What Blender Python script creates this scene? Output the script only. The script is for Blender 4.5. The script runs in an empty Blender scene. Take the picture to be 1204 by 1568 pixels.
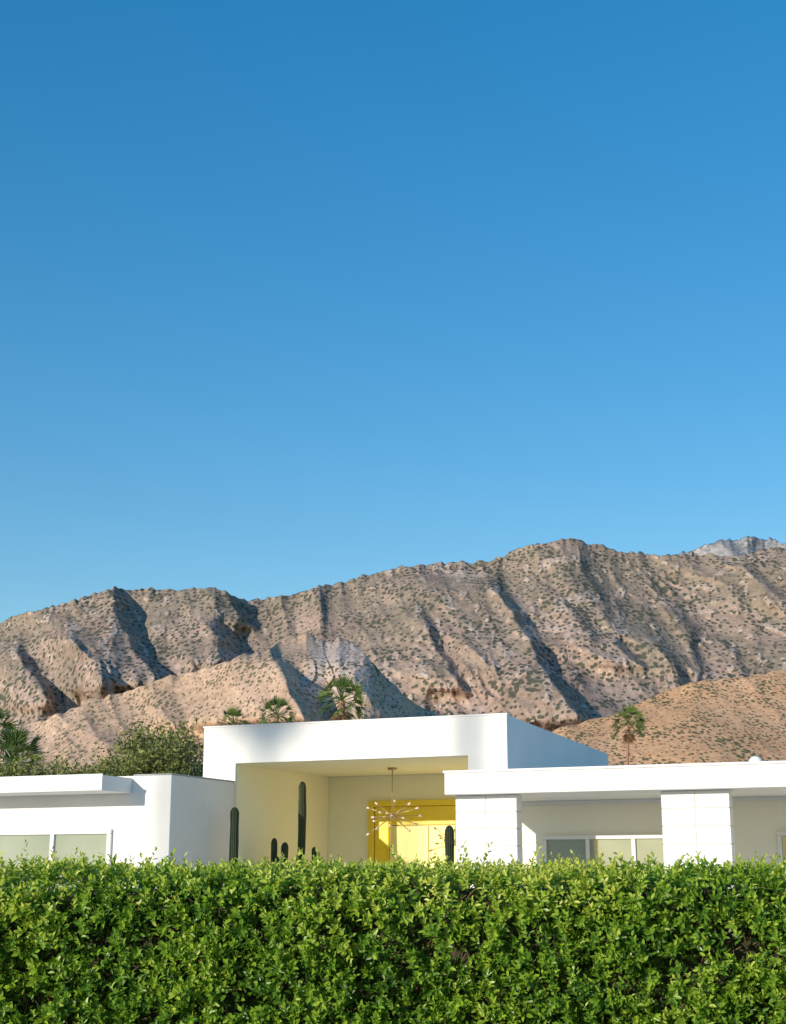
import bpy, math, random
import numpy as np
from mathutils import Vector
random.seed(7); rs=np.random.RandomState(11)
scene=bpy.context.scene
EYE=1.6
SUN=Vector((.667,.803,-.24)).normalized()

# ------------------------------------------------------------ helpers
def link(o): scene.collection.objects.link(o); return o
def mesh_np(name,V,F,mats=(),smooth=False,tone=None,midx=None,parent=None):
    me=bpy.data.meshes.new(name)
    if isinstance(F,np.ndarray):
        m,k=F.shape
        me.vertices.add(len(V)); me.vertices.foreach_set('co',np.asarray(V,dtype=np.float32).ravel())
        me.loops.add(m*k); me.loops.foreach_set('vertex_index',F.astype(np.int32).ravel())
        me.polygons.add(m); me.polygons.foreach_set('loop_start',np.arange(0,m*k,k,dtype=np.int32))
        me.update(calc_edges=True)
    else:
        me.from_pydata([tuple(v) for v in V],[],[tuple(f) for f in F]); me.update()
    for mt in mats: me.materials.append(mt)
    n=len(me.polygons)
    if midx is not None: me.polygons.foreach_set('material_index',np.asarray(midx,dtype=np.int32))
    me.polygons.foreach_set('use_smooth',np.full(n,smooth))
    if tone is not None:
        a=me.attributes.new('tone','FLOAT','POINT'); a.data.foreach_set('value',np.asarray(tone,dtype=np.float32))
    me.validate()
    o=link(bpy.data.objects.new(name,me))
    if parent: o.parent=parent
    return o
def empty(name):
    e=bpy.data.objects.new(name,None); link(e); return e

class NT:
    def __init__(s,mat):
        s.t=mat.node_tree; s.n=s.t.nodes; s.l=s.t.links
    def add(s,typ,**kw):
        n=s.n.new(typ)
        for k,v in kw.items():
            if k=='inp':
                for a,b in v.items(): n.inputs[a].default_value=b
            else: setattr(n,k,v)
        return n
    def c(s,a,b): s.l.new(a,b)
def newmat(name,col=(.8,.8,.8),rough=.8,spec=.3):
    m=bpy.data.materials.new(name); m.use_nodes=True
    b=m.node_tree.nodes['Principled BSDF']
    b.inputs['Base Color'].default_value=(*col,1); b.inputs['Roughness'].default_value=rough
    b.inputs['Specular IOR Level'].default_value=spec
    return m,b,NT(m)
def ramp(t,fac,stops):
    r=t.add('ShaderNodeValToRGB'); e=r.color_ramp.elements
    while len(e)<len(stops): e.new(.5)
    for i,(p,c) in enumerate(stops): e[i].position=p; e[i].color=(*c,1)
    t.c(fac,r.inputs[0]); return r.outputs[0]
def noise(t,scale,detail=4,rough=.55,vec=None,obj=True):
    if vec is None:
        tc=t.add('ShaderNodeTexCoord'); vec=tc.outputs['Object']
    n=t.add('ShaderNodeTexNoise',inp={'Scale':scale,'Detail':detail,'Roughness':rough}); t.c(vec,n.inputs['Vector']); return n.outputs['Fac']
def mixc(t,fac,a,b,mode='MIX'):
    m=t.add('ShaderNodeMix',data_type='RGBA',blend_type=mode)
    for sock,v in ((0,fac),(6,a),(7,b)):
        if isinstance(v,(int,float)): m.inputs[sock].default_value=v
        elif isinstance(v,tuple): m.inputs[sock].default_value=(*v,1)
        else: t.c(v,m.inputs[sock])
    return m.outputs[2]
def bump(t,b,h,strength=.3,dist=.01):
    n=t.add('ShaderNodeBump',inp={'Strength':strength,'Distance':dist}); t.c(h,n.inputs['Height']); t.c(n.outputs[0],b.inputs['Normal'])

# ------------------------------------------------------------ materials
def stucco(name,c1,c2,bs=.25):
    m,b,t=newmat(name,c1,.85,.2)
    f=noise(t,.9,5); t.c(ramp(t,f,[(.3,c2),(.65,c1)]),b.inputs['Base Color'])
    bump(t,b,noise(t,45,4),bs,.006); return m
M_white=stucco('white_stucco',(.80,.785,.755),(.735,.715,.68),.35)
M_bounce=stucco('portico_bounce_stucco',(.90,.86,.66),(.87,.83,.62),.15)  # cream tint paints warm bounce light into the white portico walls
M_shadecream=stucco('recess_bounce_stucco',(.88,.84,.72),(.85,.81,.68),.15)  # cream tint paints ground bounce into the shaded white recess wall
M_block=stucco('painted_block',(.80,.785,.77),(.75,.735,.71),.35)
M_trim=newmat('trim_paint',(.76,.76,.75),.5)[0]
M_flash=newmat('roof_flashing',(.33,.36,.38),.5)[0]
M_mortar=newmat('mortar_joint',(.55,.54,.51),.9)[0]
M_yellow,b,t=newmat('yellow_door_paint',(.80,.58,.02),.35,.5)
t.c(ramp(t,noise(t,3,3),[(.3,(.80,.58,.015)),(.7,(.85,.64,.03))]),b.inputs['Base Color'])
M_leafy=newmat('sunlit_yellow_door_paint',(.88,.77,.28),.35,.5)[0]  # paler copy of the door yellow, direct sunlight painted into the leaves
M_glass,b,t=newmat('window_glass',(.16,.20,.17),.08,.9)
t.c(ramp(t,noise(t,1.2,2),[(.3,(.22,.28,.24)),(.7,(.32,.38,.33))]),b.inputs['Base Color'])
M_metal=newmat('chandelier_brass',(.42,.33,.20),.35,.5)[0]; M_metal.node_tree.nodes['Principled BSDF'].inputs['Metallic'].default_value=.5
M_bulb=newmat('frosted_bulb',(.72,.58,.52),.3,.5)[0]

def leafmat(name,stops,trans=.25,rough=.4,spec=.4):
    m,b,t=newmat(name,stops[0][1],rough,spec)
    at=t.add('ShaderNodeAttribute',attribute_name='tone')
    col=ramp(t,at.outputs['Fac'],stops); t.c(col,b.inputs['Base Color'])
    tr=t.add('ShaderNodeBsdfTranslucent'); t.c(col,tr.inputs['Color'])
    mx=t.add('ShaderNodeMixShader',inp={0:trans}); t.c(b.outputs[0],mx.inputs[1]); t.c(tr.outputs[0],mx.inputs[2])
    t.c(mx.outputs[0],t.n['Material Output'].inputs['Surface']); return m
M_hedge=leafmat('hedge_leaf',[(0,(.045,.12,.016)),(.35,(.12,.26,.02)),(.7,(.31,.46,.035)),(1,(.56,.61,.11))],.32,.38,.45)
M_core=newmat('hedge_dark_core',(.05,.05,.025),.9)[0]  # dark sheet added inside the hedge to block light, tinted like inner twigs
M_mesq=leafmat('mesquite_leaf',[(0,(.06,.085,.02)),(.5,(.18,.21,.05)),(1,(.36,.36,.11))],.25,.6)
M_palm=leafmat('palm_frond',[(0,(.03,.06,.018)),(.6,(.10,.16,.035)),(1,(.26,.31,.08))],.2,.45)
M_dead=leafmat('palm_dead_frond',[(0,(.16,.08,.04)),(1,(.40,.25,.13))],.1,.8)
M_bark,b,t=newmat('palm_bark',(.25,.14,.10),.95)
tc=t.add('ShaderNodeTexCoord'); w=t.add('ShaderNodeTexWave',bands_direction='Z',inp={'Scale':3,'Distortion':2}); t.c(tc.outputs['Object'],w.inputs['Vector'])
t.c(ramp(t,w.outputs['Fac'],[(.2,(.24,.12,.08)),(.8,(.42,.23,.16))]),b.inputs['Base Color'])
M_wood=newmat('mesquite_bark',(.10,.07,.05),.95)[0]
M_cact,b,t=newmat('cactus_skin',(.04,.07,.03),.6)
at=t.add('ShaderNodeAttribute',attribute_name='tone')
t.c(ramp(t,at.outputs['Fac'],[(0,(.014,.026,.012)),(.6,(.045,.07,.03)),(1,(.15,.16,.09))]),b.inputs['Base Color'])

def rockmat(name,lo,mid,hi,shrub,vscale,vrad,pale=None,bd=4.0,green=None,gth=.5,gmax=.6,bs=.6,ysc=.32):
    m,b,t=newmat(name,mid,.95,.1)
    tc=t.add('ShaderNodeTexCoord'); v0=tc.outputs['Object']
    # texture runs down the fall line of the slope
    mp_=t.add('ShaderNodeMapping'); mp_.inputs['Scale'].default_value=(1,ysc,1); t.c(v0,mp_.inputs['Vector']); v=mp_.outputs[0]
    f=noise(t,.009,7,.68,v); col=ramp(t,f,[(.32,lo),(.5,mid),(.66,hi)])
    f2=noise(t,vscale*.8,5,.75,v); col=mixc(t,.55,col,ramp(t,f2,[(.35,(.24,.24,.24)),(.65,(.80,.80,.80))]),'OVERLAY')
    at=t.add('ShaderNodeAttribute',attribute_name='tone')
    if green:
        sp=t.add('ShaderNodeSeparateXYZ'); t.c(v0,sp.inputs[0])
        mr=t.add('ShaderNodeMapRange',inp={1:150,2:560,3:-.09,4:.08}); t.c(sp.outputs[2],mr.inputs[0])
        g=noise(t,.008,7,.72,v); sm=t.add('ShaderNodeMath',operation='ADD'); t.c(g,sm.inputs[0]); t.c(mr.outputs[0],sm.inputs[1])
        col=mixc(t,ramp(t,sm.outputs[0],[(gth-.05,(0,0,0)),(gth+.10,(gmax,gmax,gmax))]),col,mixc(t,.5,green,ramp(t,f2,[(.35,(.25,.25,.25)),(.65,(.8,.8,.8))]),'OVERLAY'))
    if pale:
        col=mixc(t,at.outputs['Fac'],col,mixc(t,.75,pale,ramp(t,f2,[(.35,(.25,.25,.25)),(.65,(.75,.75,.75))]),'OVERLAY'))
    vo=t.add('ShaderNodeTexVoronoi',inp={'Scale':vscale,'Randomness':1.0}); t.c(v,vo.inputs['Vector'])
    dn=noise(t,vscale*.12,3,.6,v)
    ma=t.add('ShaderNodeMath',operation='MULTIPLY_ADD',inp={1:-.9,2:.45}); t.c(dn,ma.inputs[0])
    ad=t.add('ShaderNodeMath',operation='ADD'); t.c(vo.outputs['Distance'],ad.inputs[0]); t.c(ma.outputs[0],ad.inputs[1])
    k=ramp(t,ad.outputs[0],[(vrad,(1,1,1)),(vrad+.08,(0,0,0))])
    col=mixc(t,k,col,shrub)
    t.c(col,b.inputs['Base Color'])
    bump(t,b,noise(t,vscale*.8,5,.7,v),bs,bd)
    return m
M_mtn=rockmat('mountain_rock',(.28,.20,.16),(.38,.275,.22),(.47,.35,.285),(.10,.10,.075),.115,.33,(.56,.44,.375),4.5,(.235,.205,.15),.49,.65,.8,.32)
M_far=rockmat('far_mountain_rock',(.27,.27,.29),(.32,.31,.32),(.37,.35,.35),(.19,.21,.21),.06,.30,None,4.0)
M_foot=rockmat('foothill_rock',(.40,.28,.20),(.48,.335,.24),(.54,.385,.285),(.16,.14,.085),.24,.29,(.60,.47,.40),1.5,ysc=.33)
M_hill=rockmat('desert_hill',(.54,.30,.16),(.62,.36,.20),(.67,.41,.25),(.14,.125,.06),.42,.33,None,.6,bs=.5,ysc=.22)

# ------------------------------------------------------------ noise
def perlin(x,y,seed=0):
    r=np.random.RandomState(seed); P=r.permutation(256); ang=r.rand(256)*2*np.pi
    gx,gy=np.cos(ang),np.sin(ang)
    xi=np.floor(x).astype(int); yi=np.floor(y).astype(int); xf=x-xi; yf=y-yi
    u=xf**3*(xf*(xf*6-15)+10); v=yf**3*(yf*(yf*6-15)+10)
    def g(ix,iy,dx,dy):
        h=P[(P[ix&255]+iy)&255]; return gx[h]*dx+gy[h]*dy
    a=g(xi,yi,xf,yf); b=g(xi+1,yi,xf-1,yf); c=g(xi,yi+1,xf,yf-1); d=g(xi+1,yi+1,xf-1,yf-1)
    return (a+(b-a)*u+(c-a)*v+(a-b-c+d)*u*v)*1.5
def ridged(x,y,seed,oct=3,gain=.5):
    s=0;amp=1;f=1;w=1
    for i in range(oct):
        n=1-np.abs(perlin(x*f,y*f,seed+i))*1.6
        n=n*n; s=s+amp*n*w; w=np.clip(n*1.4,0,1); amp*=gain; f*=2.1
    return s

# ------------------------------------------------------------ terrain (relief over bearing / elevation read off image pixels, mils)
def terrain(name,crest,R0,R1,mat,amps,gull,shear=.5,na=900,ne=380,arange=(-.36,.36),e0=.0,rough=1.0,seed=3,p=1.0,pale=None,rockm=None,back=1.6,lam=(420,150,55,20),outc=0):
    ca=np.array(crest,dtype=float)/1000
    A=np.linspace(arange[0],arange[1],na)
    ec=np.interp(A,ca[:,0],ca[:,1])
    Rm=(R0+R1)/2
    jag=(perlin(A*R1/60,A*0+.5,seed+40)*6+np.abs(perlin(A*R1/18,A*0+.5,seed+41))*6+perlin(A*R1/9,A*0+.5,seed+42)*3)*rough/R1
    T=np.linspace(0,1,ne)
    a=A[None,:]*np.ones((ne,1)); tt=T[:,None]*np.ones((1,na)); e=e0+(ec[None,:]-e0)*tt
    ej=e+jag[None,:]*np.clip((tt-.955)/.045,0,1)
    x=a*Rm; s=e*Rm
    wx=perlin(x/300,s/300,seed+20)*70+perlin(x/90,s/90,seed+21)*22; ws=perlin(x/300,s/300,seed+22)*70
    X=x+wx+shear*s; S=s+ws
    D=amps[0]*ridged(X/lam[0],S/(lam[0]*1.7),seed,2)
    D+=amps[1]*ridged(X/lam[1],S/(lam[1]*2.2),seed+5,3)
    wf=perlin(x/40,s/70,seed+24)*10
    D+=amps[2]*ridged((x+wx+wf+shear*.5*s)/lam[2],(s+ws)/(lam[2]*2.6),seed+9,3,.45)
    D+=amps[3]*perlin((x+wf)/lam[3],s/(lam[3]*1.6),seed+12)
    rk=np.zeros_like(D)
    if outc:
        on=perlin((x+wf)/30,(s+wf)/24,seed+50)+.6*perlin(x/12,s/11,seed+51)+.45*perlin(x/170,s/170,seed+52)
        om=np.clip((on-.44)/.10,0,1); D+=om*outc*(1+.5*perlin(x/7,s/9,seed+53)); rk=np.maximum(rk,om*.55)
    if rockm is not None:
        for (ac,ecn,wa,we,st) in rockm:
            rn=perlin(x/40,s/40,seed+35)*.35
            rk=np.maximum(rk,np.clip(1.2*np.exp(-((a-ac/1000)/(wa/1000))**4-((e-ecn/1000)/(we/1000))**4)+rn-.2,0,1)*st)
        cr=perlin((x+wx)/46+s/130,s/60,seed+30); c2=perlin(x/19,s/27,seed+31)
        D+=rk*(26*np.round((cr+.6)*3.2)/3.2+14*cr+7*np.round(c2*3)/3+5*c2)
    for (path,Amp,wl,wr) in gull:
        q=np.array(path,dtype=float)/1000; q=q[np.argsort(q[:,1])]
        pa=np.interp(e,q[:,1],q[:,0]); d=(a-pa)*Rm + perlin(s/60,x/200,seed+33)*16+perlin(s/22,x/90,seed+34)*7
        lo,hi=q[0,1],q[-1,1]; fd=.008
        w=1/(1+np.exp(-(e-lo)/fd*3))*1/(1+np.exp((e-hi)/fd*3))
        D+=Amp*w*np.where(d<0,np.exp(-(d/wl)**2),np.exp(-(d/wr)**2))
    R=R0+(R1-R0)*tt**p-D
    nb=14; tb=np.linspace(0,1,nb+1)[1:][:,None]
    Rb=R[-1][None,:]+tb*(R1-R0)*back*.5; Zc=EYE+ej[-1]*R[-1]
    Zb=Zc[None,:]*(1-tb)**1.2-20*tb; ab=A[None,:]*np.ones((nb,1))
    Z=EYE+ej*R
    VX=np.concatenate([a*R,ab*Rb]); VY=np.concatenate([R,Rb]); VZ=np.concatenate([Z,Zb])
    Rf=R[:1]-60; VX=np.concatenate([a[:1]*Rf,VX]); VY=np.concatenate([Rf,VY]); VZ=np.concatenate([Rf*0-20,VZ])
    n1,n2=VX.shape
    V=np.stack([VX,VY,VZ],-1).reshape(-1,3)
    idx=np.arange(n1*n2).reshape(n1,n2)
    F=np.stack([idx[:-1,:-1],idx[:-1,1:],idx[1:,1:],idx[1:,:-1]],-1).reshape(-1,4)
    tone=np.concatenate([np.zeros((1,na)),rk,np.zeros((nb,na))]).ravel()
    return mesh_np(name,V,F,[mat],True,tone)

main=[(-380,150),(-325,157),(-298,162),(-272,169),(-254,178),(-227,185),(-205,191),(-193,195),(-185,193),(-169,195),(-154,194),(-124,197),(-117,192),(-104,187),(-74,191),(-46,198),(-19,203),(-1,209),(17,213),(40,212),(68,215),(86,223),(104,228),(125,230),(136,228),(159,223),(182,219),(196,219),(218,218),(241,219),(275,226),(301,229),(333,219),(380,210)]
far=[(100,180),(163,205),(182,214),(200,220),(228,229),(251,232),(265,230),(275,226),(301,219),(332,215),(400,200)]
f1=[(-380,78),(-332,84),(-293,95),(-236,103),(-223,109),(-197,120),(-162,130),(-135,137),(-118,143),(-100,148),(-85,150),(-73,160),(-60,165),(-46,158),(-37,161),(-26,156),(-13,143),(-5,133),(8,119),(26,111),(52,103),(70,92),(87,77),(110,60)]
f2=[(50,60),(79,79),(97,92),(119,101),(146,107),(178,120),(205,130),(232,134),(270,138),(326,140),(380,138)]
G_main=[([(66,202),(78,182),(94,157),(111,132),(130,100)],180,170,16),
 ([(17,178),(24,155),(35,137),(44,123)],80,110,12),
 ([(-198,194),(-192,173),(-178,150),(-162,125)],150,130,16),
 ([(-262,155),(-249,137),(-238,112)],120,90,14),
 ([(-223,162),(-210,146),(-198,120)],130,80,14),
 ([(-121,197),(-114,185),(-101,168)],100,110,12),
 ([(-128,171),(-120,157),(-113,140)],100,80,12),
 ([(146,162),(159,150),(172,140)],80,110,12),
 ([(110,196),(121,178),(134,157)],45,90,14),
 ([(194,182),(202,159),(205,138)],50,80,14),
 ([(246,215),(258,196),(273,182)],60,90,14)]
terrain('mountain',main,1750,3000,M_mtn,(80,38,11,1.5),G_main,na=1000,ne=430,e0=.03,rough=1.0,seed=3,outc=6)
terrain('distant_mountain',far,4300,5600,M_far,(150,70,25,8),[],na=400,ne=160,arange=(.08,.42),e0=.05,rough=1.6,seed=61)
terrain('foothill',f1,950,1500,M_foot,(40,20,5,1),[([(-85,150),(-79,135),(-66,119),(-48,98)],115,110,10),([(-13,150),(-6,135),(3,118),(16,98)],125,120,8)],
   na=900,ne=260,arange=(-.36,.11),e0=-.0,rough=.7,seed=81,lam=(260,100,36,12),rockm=[(-37,138,25,24,.8)])
terrain('foothill.001',f2,480,1050,M_hill,(26,12,2.0,.3),[([(199,110),(216,92),(229,79)],14,60,25)],
   na=800,ne=240,arange=(.04,.38),e0=-.0,rough=.35,seed=101,lam=(230,90,40,14),shear=.9)

# ground
mg,b,t=newmat('desert_ground',(.42,.34,.26),.95)
t.c(ramp(t,noise(t,.3,5),[(.3,(.36,.29,.22)),(.7,(.48,.40,.31))]),b.inputs['Base Color'])
mesh_np('ground',[(-9000,-3000,0),(9000,-3000,0),(9000,12000,0),(-9000,12000,0)],[(0,1,2,3)],[mg])
mp=stucco('pale_bounce_ground',(.70,.67,.60),(.62,.59,.53))
mesh_np('bounce_ground',[(-14,8.2,.004),(14,8.2,.004),(14,30,.004),(-14,30,.004)],[(0,1,2,3)],[mp])  # unseen pale sheet added to bounce sunlight onto the house

# ------------------------------------------------------------ house (local s,t axes rotated 23 deg)
house=empty('modern_house')
CA,SA=math.cos(math.radians(23)),math.sin(math.radians(23))
def W(s,t,z): return (CA*s+SA*t, 20-SA*s+CA*t, z+EYE)   # z relative to eye height
def hbox(name,s0,s1,t0,t1,z0,z1,mat,bev=.008,parent=house):
    V=[W(s,t,z) for z in (z0,z1) for (s,t) in ((s0,t0),(s1,t0),(s1,t1),(s0,t1))]
    F=[(3,2,1,0),(4,5,6,7),(0,1,5,4),(1,2,6,5),(2,3,7,6),(3,0,4,7)]
    o=mesh_np(name,V,F,[mat],parent=parent)
    if bev:
        m=o.modifiers.new('b','BEVEL'); m.width=bev; m.segments=2
    return o
def hprism(name,poly,t0,t1,mat,parent=house,slope=0):
    n=len(poly); V=[]
    for t_ in (t0,t1):
        for s,z in poly: V.append(W(s,t_,z-(slope*t_ if z>2 else 0)))
    F=[tuple(range(n)),tuple(range(2*n-1,n-1,-1))]+[(i,(i+1)%n+0,(i+1)%n+n,i+n)[::-1] for i in range(n)]
    return mesh_np(name,V,F,[mat],parent=parent)
G=-1.6
TOP=2.095
hprism('entry_portal',[(-2.945,G),(-2.42,G),(-2.42,1.58),(1.078,1.58),(1.078,G),(1.627,G),(1.627,TOP),(-2.945,TOP)],0,3.06,M_white,slope=.025)
hprism('entry_back_volume',[(-2.945,G),(1.627,G),(1.627,TOP),(-2.945,TOP)],3.062,5.13,M_white,slope=.025)
hbox('portico_wall_left',-2.42,-2.414,.035,3.05,G,1.574,M_bounce,0)
hbox('portico_wall_right',1.072,1.078,.035,3.05,G,1.574,M_bounce,0)
hbox('portico_back_wall',-2.412,1.070,3.045,3.056,G,1.57,M_bounce,0)
hbox('portico_ceiling',-2.412,1.070,.035,3.04,1.572,1.579,M_bounce,0)
hbox('parapet_trim_front',-2.96,1.64,-.014,.10,TOP-.002,TOP+.022,M_trim,.004)
d=empty('entry_door'); d.parent=house
def door(*a,**k): return hbox(*a,parent=d,**k)
door('frame_left',-1.69,-1.60,2.98,3.04,G,1.18,M_yellow)
door('frame_right',.26,.35,2.98,3.04,G,1.18,M_yellow)
door('frame_head',-1.598,.258,2.98,3.04,1.09,1.18,M_yellow)
door('side_panel_left',-1.59,-1.36,3.015,3.042,G,1.085,M_yellow)
door('side_panel_right',.02,.25,3.015,3.042,G,1.085,M_yellow)
door('transom',-1.34,.0,3.01,3.042,.80,1.085,M_yellow)
door('mullion_left',-1.358,-1.342,2.99,3.042,G,1.085,M_yellow)
door('leaf_left',-1.33,-.682,2.995,3.042,G,.785,M_leafy)
door('leaf_right',-.672,-.012,2.995,3.042,G,.785,M_leafy)
door('handle_left',-.75,-.725,2.94,2.99,-.9,-.2,M_metal)
door('handle_right',-.63,-.605,2.94,2.99,-.9,-.2,M_metal)

hbox('left_wing_wall',-12,-2.421,-1.7,-.004,G,1.315,M_white)
hbox('left_wing_back',-12,-2.95,.0,7,G,1.28,M_white)
hbox('left_roof_overhang',-12,-3.02,-2.4,-1.702,1.09,1.285,M_white)
hbox('left_fascia_drip',-12,-3.01,-2.412,-2.402,1.255,1.30,M_trim,.003)
hbox('left_parapet_cap',-3.0,-2.41,-1.712,-.02,1.3155,1.332,M_flash,.003)
hbox('left_roof_hatch',-3.55,-2.75,.9,2.2,1.29,1.40,M_flash)
def window(name,s0,s1,t,z0,z1,n,fr=.045):
    w=empty(name); w.parent=house
    hbox('glass',s0+fr*.5,s1-fr*.5,t-.012,t-.006,z0,z1-fr*.5,M_glass,0,parent=w)
    hbox('head',s0,s1,t-.05,t-.004,z1-fr,z1,M_trim,.004,parent=w)
    for i in range(n+1):
        c=s0+(s1-s0)*i/n; c=min(max(c,s0+fr*.5),s1-fr*.5)
        hbox('mullion_%d'%i,c-fr*.5,c+fr*.5,t-.046,t-.004,z0,z1-fr-.002,M_trim,.004,parent=w)
    hbox('sill',s0-.03,s1+.03,t-.07,t-.004,z0-.05,z0,M_trim,.004,parent=w)
window('left_window',-7.0,-3.29,-1.7,-.6,.63,4,.06)
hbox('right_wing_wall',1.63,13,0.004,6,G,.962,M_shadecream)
hbox('right_roof_slab',1.47,13,-1.9,6,.964,1.215,M_white)
hbox('right_fascia_drip',1.455,13,-1.915,6,1.2155,1.245,M_trim,.004)
hbox('soffit_trim',1.66,13,-.05,-.002,.92,.962,M_trim,.003)
def blockcol(name,s0,s1,t0,t1,z0,z1):
    p=empty(name); p.parent=house
    V=[];F=[]
    g=.005
    rows=int(round((z1-z0)/.2)); h=(z1-z0)/rows; w=(s1-s0)/2
    for r in range(rows):
        for c in range(2):
            a0,a1=s0+c*w+(g if c else 0),s0+(c+1)*w-(0 if c else g); b0,b1=z0+r*h+g,z0+(r+1)*h-g
            k=len(V)
            V+= [W(s,t_,z) for z in (b0,b1) for (s,t_) in ((a0,t0),(a1,t0),(a1,t1),(a0,t1))]
            F+= [tuple(k+i for i in f) for f in [(3,2,1,0),(4,5,6,7),(0,1,5,4),(1,2,6,5),(2,3,7,6),(3,0,4,7)]]
    o=mesh_np('blocks',V,F,[M_block],parent=p); m=o.modifiers.new('b','BEVEL'); m.width=.004; m.segments=1
    hbox('mortar',s0+.008,s1-.008,t0+.006,t1-.006,z0,z1-.001,M_mortar,0,parent=p)
for s0 in (1.535,4.02,6.5):
    blockcol('block_column',s0,s0+.765,-1.7,-1.5,G,.962)
window('right_window',2.09,5.0-.55,0.004,-.6,.53,4,.05)
window('right_window_small',5.03,5.9,0.004,-.1,.55,1,.05)
def lathe(prof,seg=16,cx=0,cy=0,cz=0):
    V=[];F=[]
    for r,z in prof:
        for i in range(seg):
            q=2*math.pi*i/seg; V.append((cx+r*math.cos(q),cy+r*math.sin(q),cz+z))
    for j in range(len(prof)-1):
        for i in range(seg):
            F.append((j*seg+i,j*seg+(i+1)%seg,(j+1)*seg+(i+1)%seg,(j+1)*seg+i))
    F.append(tuple((len(prof)-1)*seg+i for i in range(seg)))
    return V,F
# turbine style roof vent: neck and domed cap, tall enough to clear the roof edge
p=W(4.66,1.0,1.245)
V,F=lathe([(.04,-.03),(.04,.14),(.07,.15),(.09,.19),(.085,.235),(.06,.27),(.03,.285),(.008,.288)],20,*p)
mesh_np('roof_vent',V,F,[M_trim],True,parent=house)

# ------------------------------------------------------------ chandelier
def tube(V,F,a,b,r0,r1,seg=6):
    a=Vector(a);b=Vector(b); d=(b-a).normalized(); u=d.orthogonal().normalized(); v=d.cross(u); k=len(V)
    for P,r in ((a,r0),(b,r1)):
        for i in range(seg):
            q=2*math.pi*i/seg; V.append(tuple(P+u*math.cos(q)*r+v*math.sin(q)*r))
    for i in range(seg): F.append((k+i,k+(i+1)%seg,k+seg+(i+1)%seg,k+seg+i))
    F.append(tuple(k+seg+i for i in range(seg))); F.append(tuple(k+i for i in reversed(range(seg))))
def ball(V,F,c,r,seg=8,rings=6):
    k=len(V)
    for j in range(rings+1):
        th=math.pi*j/rings
        for i in range(seg):
            q=2*math.pi*i/seg; V.append((c[0]+r*math.sin(th)*math.cos(q),c[1]+r*math.sin(th)*math.sin(q),c[2]+r*math.cos(th)))
    for j in range(rings):
        for i in range(seg): F.append((k+j*seg+i,k+j*seg+(i+1)%seg,k+(j+1)*seg+(i+1)%seg,k+(j+1)*seg+i))
V=[];F=[]
C=Vector(W(-.67,1.55,.875)); top=Vector(W(-.67,1.55,1.57))
tube(V,F,C,top,.008,.008); tube(V,F,top-Vector((0,0,.03)),top,.07,.07,16); ball(V,F,C,.05,12,8)
N=18; tips=[]
for i in range(N):
    zz=(1-2*(i+.5)/N)*.62; ph=i*2.39996; rr=math.sqrt(1-zz*zz); L_=.28+.13*((i*7)%3)/2
    dv=Vector((rr*math.cos(ph),rr*math.sin(ph),zz)); tube(V,F,C,C+dv*L_,.006,.006); tips.append((C+dv*L_,dv))
n1=len(F)
for tp,dv in tips: tube(V,F,tp,tp+dv*.05,.014,.016,8)
mesh_np('sputnik_chandelier',V,F,[M_metal,M_bulb],True,midx=[0]*n1+[1]*(len(F)-n1))

# ------------------------------------------------------------ cacti
def cactus(s,t_,ztop,r,lean=0):
    x,y,_=W(s,t_,0); H=ztop+EYE; nr=12; seg=nr*4; V=[];F=[];tone=[]
    zs=list(np.linspace(0,H-r*1.6,40))+[H-r*1.6*(1-math.sin(q)) for q in np.linspace(.15,math.pi/2,8)]
    for j,z in enumerate(zs):
        k=1.0 if z<=H-r*1.6 else math.sqrt(max(0.0004,1-((z-(H-r*1.6))/(r*1.6))**2))
        wob=1+.05*math.sin(z*5+s*9)+.03*math.sin(z*13)
        for i in range(seg):
            q=2*math.pi*i/seg; rb=(math.cos(q*nr)+1)/2
            R=r*k*wob*(.78+.22*rb); V.append((x+R*math.cos(q)+lean*(z-1.6)+.02*math.sin(z*1.7+s),y+R*math.sin(q),z)); tone.append(rb**2*(.6+.4*random.random()))
    for j in range(len(zs)-1):
        for i in range(seg): F.append((j*seg+i,j*seg+(i+1)%seg,(j+1)*seg+(i+1)%seg,(j+1)*seg+i))
    mesh_np('columnar_cactus',V,F,[M_cact],True,tone)
cactus(-2.10,-.6,.94,.062); cactus(-1.89,1.0,1.37,.056,.02); cactus(-2.11,.6,.56,.045,-.01); cactus(-1.963,.62,.50,.055,.015); cactus(-2.04,.55,.30,.04)
cactus(1.017,-.5,.66,.058); cactus(-1.70,1.05,.44,.035)

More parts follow.
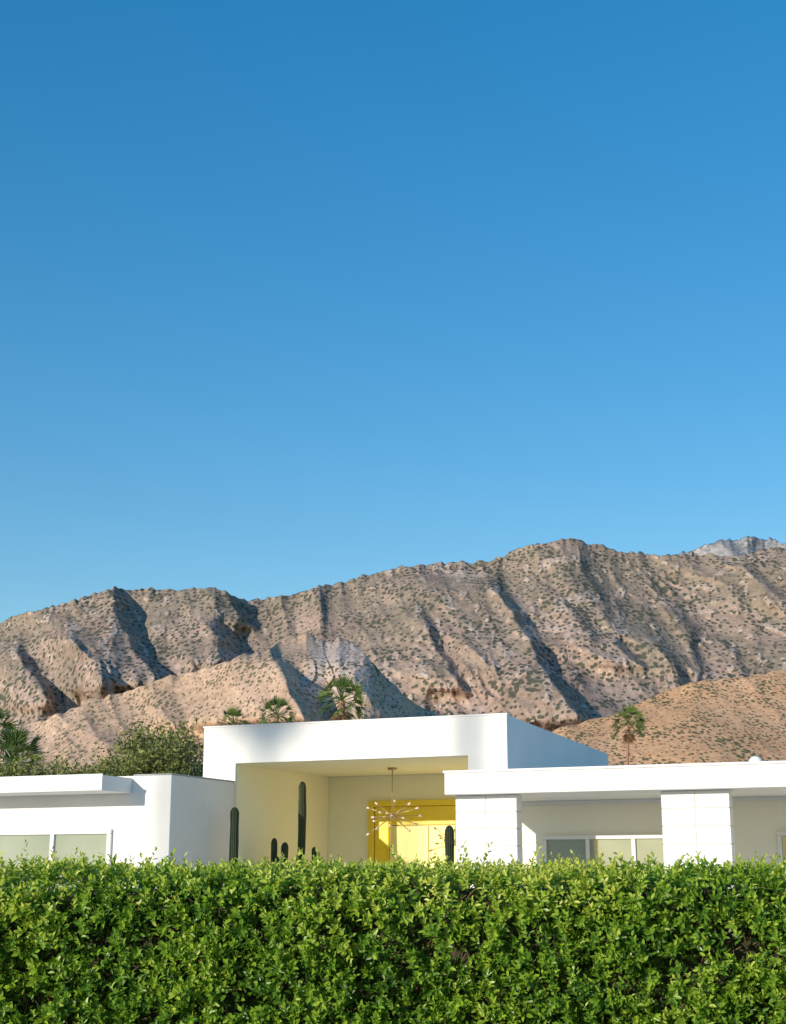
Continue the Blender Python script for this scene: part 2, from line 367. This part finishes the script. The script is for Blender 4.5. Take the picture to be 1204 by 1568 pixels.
# ------------------------------------------------------------ palms
def palm(x,y,zc,R,seed,tr=.2,nf=34,dead=26,lean=0):
    """fan palm: ringed trunk, long petioles each ending in a split fan, hanging skirt of dead fronds"""
    r=random.Random(seed); V=[];F=[];mi=[];tone=[]
    n=18
    for i in range(n):
        z0,z1=zc*i/n,zc*(i+1)/n
        f=lambda z:(x+lean*((z/zc)**2-1),y,z)
        k=len(F); tube(V,F,f(z0),f(z1),tr*(1.25-.45*i/n),tr*(1.25-.45*(i+1)/n)*1.04,10); mi+=[2]*(len(F)-k)
    tone+=[.5]*len(V)
    C=Vector((x,y,zc))
    for i in range(nf+dead):
        isd=i>=nf
        az=i*2.39996+r.uniform(-.35,.35); el=math.radians(r.uniform(-86,-58)) if isd else math.radians(-30+112*((i+.5)/nf)**1.1)
        dv=Vector((math.cos(az)*math.cos(el),math.sin(az)*math.cos(el),math.sin(el)))
        L=R*(.5+.16*r.random())*(.62 if isd else 1); P=C+dv*L+Vector((0,0,-.10*R*(1-math.sin(el)))); k=len(F); kv=len(V)
        tube(V,F,C,P,.035,.022,4)
        side=dv.cross(Vector((0,0,1)));side=side.normalized() if side.length>.05 else Vector((1,0,0))
        upv=side.cross(dv).normalized(); q=r.uniform(-.9,.9); s2=side*math.cos(q)+upv*math.sin(q); u2=dv.cross(s2)
        BL=R*r.uniform(.42,.56)*(.8 if isd else 1); nb=11; tn=r.random()
        for j in range(nb):
            a=math.radians(-62+124*j/(nb-1)); bd=(dv*math.cos(a)+s2*math.sin(a)).normalized()
            ws=bd.cross(u2).normalized()*(BL*.05)
            m=P+bd*BL*.45; droop=Vector((0,0,-BL*r.uniform(.05,.45)*(1.2-math.sin(max(el,0)))))
            tip=P+bd*BL*(.65+.45*math.cos(a))+droop
            kk=len(V); V+= [tuple(P),tuple(m+ws+u2*.02*(j%2)),tuple(tip),tuple(m-ws-u2*.02*(j%2))]; F.append((kk,kk+1,kk+2,kk+3))
        tone+=[min(1,max(0,tn*.75+.25*(el>.3)))]*(len(V)-kv); mi+=[1 if isd else 0]*(len(F)-k)
    mesh_np('fan_palm_tree',V,F,[M_palm,M_dead,M_bark],False,tone,mi)
palm(-3.5,100,13.35,1.8,1,.28,40,40); palm(-11.1,140,16.7,1.9,2,.26); palm(-16.3,150,16.9,1.75,3,.24); palm(20.8,130,14.9,1.75,4,.15,30,16,.5)
palm(-16.9,66,6.6,1.6,5,.2,40,40); palm(-19.2,70,8.1,1.6,8,.2)
# two palms on the street side, behind the photographer
palm(-41.3,-26.8,19.5,1.8,11,.11); palm(-38.5,-28.0,20.5,1.8,12,.15)

# ------------------------------------------------------------ mesquite trees
def mesquite(x,y,H,R,seed,nl=16000):
    r=random.Random(seed); rn=np.random.RandomState(seed); V=[];F=[];tips=[]
    def grow(P,dv,L,rad,lev):
        Q=P+dv*L; tube(V,F,P,Q,rad,rad*.65,5)
        if lev>=2: tips.append(Q); tips.append((P+Q)/2)
        if lev<4:
            for i in range(3 if lev<3 else 2):
                nd=(dv+Vector((r.uniform(-1,1),r.uniform(-1,1),r.uniform(-.35,.6)))*.75).normalized()
                grow(Q,nd,L*r.uniform(.6,.85),rad*.6,lev+1)
    for i in range(3):
        grow(Vector((x+r.uniform(-.3,.3),y+r.uniform(-.3,.3),0)),Vector((r.uniform(-.4,.4),r.uniform(-.4,.4),1)).normalized(),H*.30,.13,0)
    zmax=max(t.z for t in tips); sc=H*.97/zmax
    V=[(v[0],v[1],v[2]*sc) for v in V]; nb=len(F)
    T=np.array([(t.x,t.y,t.z*sc) for t in tips])
    tn=rn.rand(len(T)); ci=rn.randint(0,len(T),nl); c=T[ci]
    P=c+rn.normal(0,1,(nl,3))*np.array([.26,.26,.19])*R/2.2
    d1=rn.normal(0,1,(nl,3)); d1/=np.linalg.norm(d1,axis=1)[:,None]; d2=np.cross(d1,rn.normal(0,1,(nl,3))); d2/=np.linalg.norm(d2,axis=1)[:,None]
    l=.07*(.6+rn.rand(nl))[:,None]; w=l*.35
    LV=np.stack([P-d1*l,P+d2*w,P+d1*l,P-d2*w],1).reshape(-1,3)
    k=len(V); F=list(F)+[(k+4*i,k+4*i+1,k+4*i+2,k+4*i+3) for i in range(nl)]
    tone=np.concatenate([np.zeros(k),np.repeat(np.clip(tn[ci]*.6+rn.rand(nl)*.4,0,1),4)])
    mesh_np('mesquite_tree',np.concatenate([np.array(V),LV]),F,[M_wood,M_mesq],False,tone,[0]*nb+[1]*nl)
for i,(x,y,h,R) in enumerate([(-11.3,50,5.4,2.4),(-9.6,52,6.0,2.2),(-8.0,50,6.7,2.6),(-6.9,53,6.0,2.0),(-13.2,48,5.0,2.2),(-16,52,5.3,2.4),(-10.4,46,4.7,2.0),(-8.6,45,4.9,2.0)]):
    mesquite(x,y,h,R,30+i)

# ------------------------------------------------------------ hedge
def leaves(P,D,N,L,Wd):
    S=np.cross(D,N); S/=np.linalg.norm(S,axis=1)[:,None]; N=np.cross(S,D)
    L=L[:,None];Wd=Wd[:,None]
    v=[P, P+D*L*.3+S*Wd*.9+N*Wd*.35, P+D*L*.68+S*Wd*.85+N*Wd*.2, P+D*L-N*Wd*.35, P+D*L*.68-S*Wd*.85+N*Wd*.2, P+D*L*.3-S*Wd*.9+N*Wd*.35]
    return np.stack(v,1).reshape(-1,3)
def norm(a): return a/np.linalg.norm(a,axis=1)[:,None]
HW=4.2; HY=6.6; HD=1.2; HT=1.59
def shoots(n,kind):
    x=rs.uniform(-HW,HW,n)
    if kind=='front':
        z=rs.uniform(.55,HT,n)
        keep=perlin(x*4.3,z*4.3,17)+.5*rs.rand(n)<.88     # small thin patches where twigs show
        x=x[keep]; z=z[keep]; n=len(x)
        und=perlin(x*1.3,z*1.3,5)*.08+perlin(x*4,z*4,6)*.055
        sh=np.clip((z-(HT-.12))/.12,0,1)**2*.10
        P=np.stack([x,HY+und+sh+rs.uniform(-.03,.07,n),z],1)
        Dv=norm(np.stack([rs.normal(-.12,.5,n),rs.normal(-.66,.3,n),rs.normal(.5,.42,n)],1)); top=np.clip((z-1.36)/.22,0,1)
    else:
        y=rs.uniform(HY+.03,HY+HD,n); z=HT+perlin(x*1.6,y*1.6,7)*.03+rs.uniform(-.05,.02,n)
        P=np.stack([x,y,z],1); Dv=norm(np.stack([rs.normal(0,.35,n),rs.normal(-.15,.35,n),rs.normal(1,.2,n)],1)); top=np.ones(n)
    Ls=rs.uniform(.04,.085,n)
    if kind=='top': Ls=Ls*np.where(rs.rand(n)<.06,2.0,1.0)
    u=norm(np.cross(Dv,rs.normal(0,1,(n,3)))); v=np.cross(Dv,u)
    nl=9; out=[];tone=[]
    base=rs.rand(n); patch=perlin(P[:,0]*2.2,P[:,2]*2.2,15)*.25
    sz=rs.uniform(.8,1.2,n)
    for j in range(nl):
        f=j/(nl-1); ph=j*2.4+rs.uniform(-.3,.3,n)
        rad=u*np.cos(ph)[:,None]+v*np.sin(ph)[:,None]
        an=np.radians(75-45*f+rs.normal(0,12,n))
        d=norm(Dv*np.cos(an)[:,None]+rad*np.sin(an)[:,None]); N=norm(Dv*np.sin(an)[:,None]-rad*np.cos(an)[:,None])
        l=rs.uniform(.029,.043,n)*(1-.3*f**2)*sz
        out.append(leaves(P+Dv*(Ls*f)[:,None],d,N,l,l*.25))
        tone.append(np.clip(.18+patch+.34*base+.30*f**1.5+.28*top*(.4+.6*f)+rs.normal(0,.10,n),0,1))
    return np.concatenate(out),np.repeat(np.concatenate(tone),6)
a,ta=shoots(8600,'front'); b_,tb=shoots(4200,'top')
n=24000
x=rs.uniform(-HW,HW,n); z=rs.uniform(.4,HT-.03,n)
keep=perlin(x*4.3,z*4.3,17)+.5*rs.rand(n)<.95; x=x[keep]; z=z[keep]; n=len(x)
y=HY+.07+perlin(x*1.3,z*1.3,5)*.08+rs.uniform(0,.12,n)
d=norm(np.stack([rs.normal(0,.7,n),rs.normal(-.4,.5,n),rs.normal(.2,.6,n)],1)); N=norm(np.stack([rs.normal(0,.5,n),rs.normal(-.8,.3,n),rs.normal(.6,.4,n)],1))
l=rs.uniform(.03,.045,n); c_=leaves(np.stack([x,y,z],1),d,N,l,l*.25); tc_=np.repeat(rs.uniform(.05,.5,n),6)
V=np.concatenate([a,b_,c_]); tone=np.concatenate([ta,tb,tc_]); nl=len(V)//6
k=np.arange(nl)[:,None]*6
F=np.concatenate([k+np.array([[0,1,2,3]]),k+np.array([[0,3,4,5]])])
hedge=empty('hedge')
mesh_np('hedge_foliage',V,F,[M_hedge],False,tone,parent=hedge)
TV=[];TF=[]
for i in range(1600):
    x0=random.uniform(-2.6,2.6); z0=random.uniform(.7,1.5); y0=HY+.13+random.uniform(0,.05)
    tube(TV,TF,(x0,y0,z0),(x0+random.uniform(-.07,.07),y0-random.uniform(.03,.12),z0+random.uniform(.02,.13)),.0028,.0016,4)
mesh_np('twigs',TV,TF,[newmat('twig_bark',(.20,.13,.08),.9)[0]],parent=hedge)
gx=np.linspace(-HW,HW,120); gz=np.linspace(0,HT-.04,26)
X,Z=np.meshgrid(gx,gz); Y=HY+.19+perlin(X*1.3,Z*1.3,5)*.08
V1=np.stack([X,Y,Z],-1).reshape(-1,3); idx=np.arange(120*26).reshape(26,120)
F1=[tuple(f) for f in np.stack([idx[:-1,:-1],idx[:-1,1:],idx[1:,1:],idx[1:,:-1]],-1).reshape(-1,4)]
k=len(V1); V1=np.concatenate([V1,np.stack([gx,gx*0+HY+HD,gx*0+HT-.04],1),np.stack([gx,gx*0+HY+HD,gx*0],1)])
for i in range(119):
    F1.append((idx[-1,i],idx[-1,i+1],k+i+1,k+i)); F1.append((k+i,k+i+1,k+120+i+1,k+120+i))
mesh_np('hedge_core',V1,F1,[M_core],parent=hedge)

# ------------------------------------------------------------ world, sun, camera
w=bpy.data.worlds.new('World'); scene.world=w; w.use_nodes=True
nt=w.node_tree; bg=nt.nodes['Background']; sk=nt.nodes.new('ShaderNodeTexSky'); sk.sky_type='NISHITA'; sk.sun_disc=False
el=math.asin(-SUN.z); sk.sun_elevation=el; sk.sun_rotation=math.atan2(-SUN.x,-SUN.y)%(2*math.pi)
sk.air_density=1.0; sk.dust_density=0.3; sk.ozone_density=2.0
gm=nt.nodes.new('ShaderNodeGamma'); gm.inputs[1].default_value=.68
hs=nt.nodes.new('ShaderNodeHueSaturation'); hs.inputs['Hue'].default_value=.503; hs.inputs['Saturation'].default_value=1.78; hs.inputs['Value'].default_value=1.88
nt.links.new(sk.outputs[0],gm.inputs[0]); nt.links.new(gm.outputs[0],hs.inputs['Color'])
nt.links.new(hs.outputs[0],bg.inputs[0]); bg.inputs[1].default_value=.145
L=bpy.data.lights.new('sun','SUN'); L.energy=4.5; L.angle=math.radians(.5); L.color=(1,.90,.76)
lo=link(bpy.data.objects.new('sun',L)); lo.rotation_euler=SUN.to_track_quat('-Z','Y').to_euler()
cam=bpy.data.cameras.new('camera'); co=link(bpy.data.objects.new('camera',cam)); co.location=(0,0,EYE)
co.rotation_euler=(math.radians(90)+math.atan(561/2240),0,0)
cam.sensor_fit='VERTICAL'; cam.sensor_height=56; cam.lens=80; cam.clip_end=40000; cam.clip_start=.1
scene.camera=co
scene.view_settings.view_transform='Standard'; scene.view_settings.look='None'; scene.view_settings.exposure=0
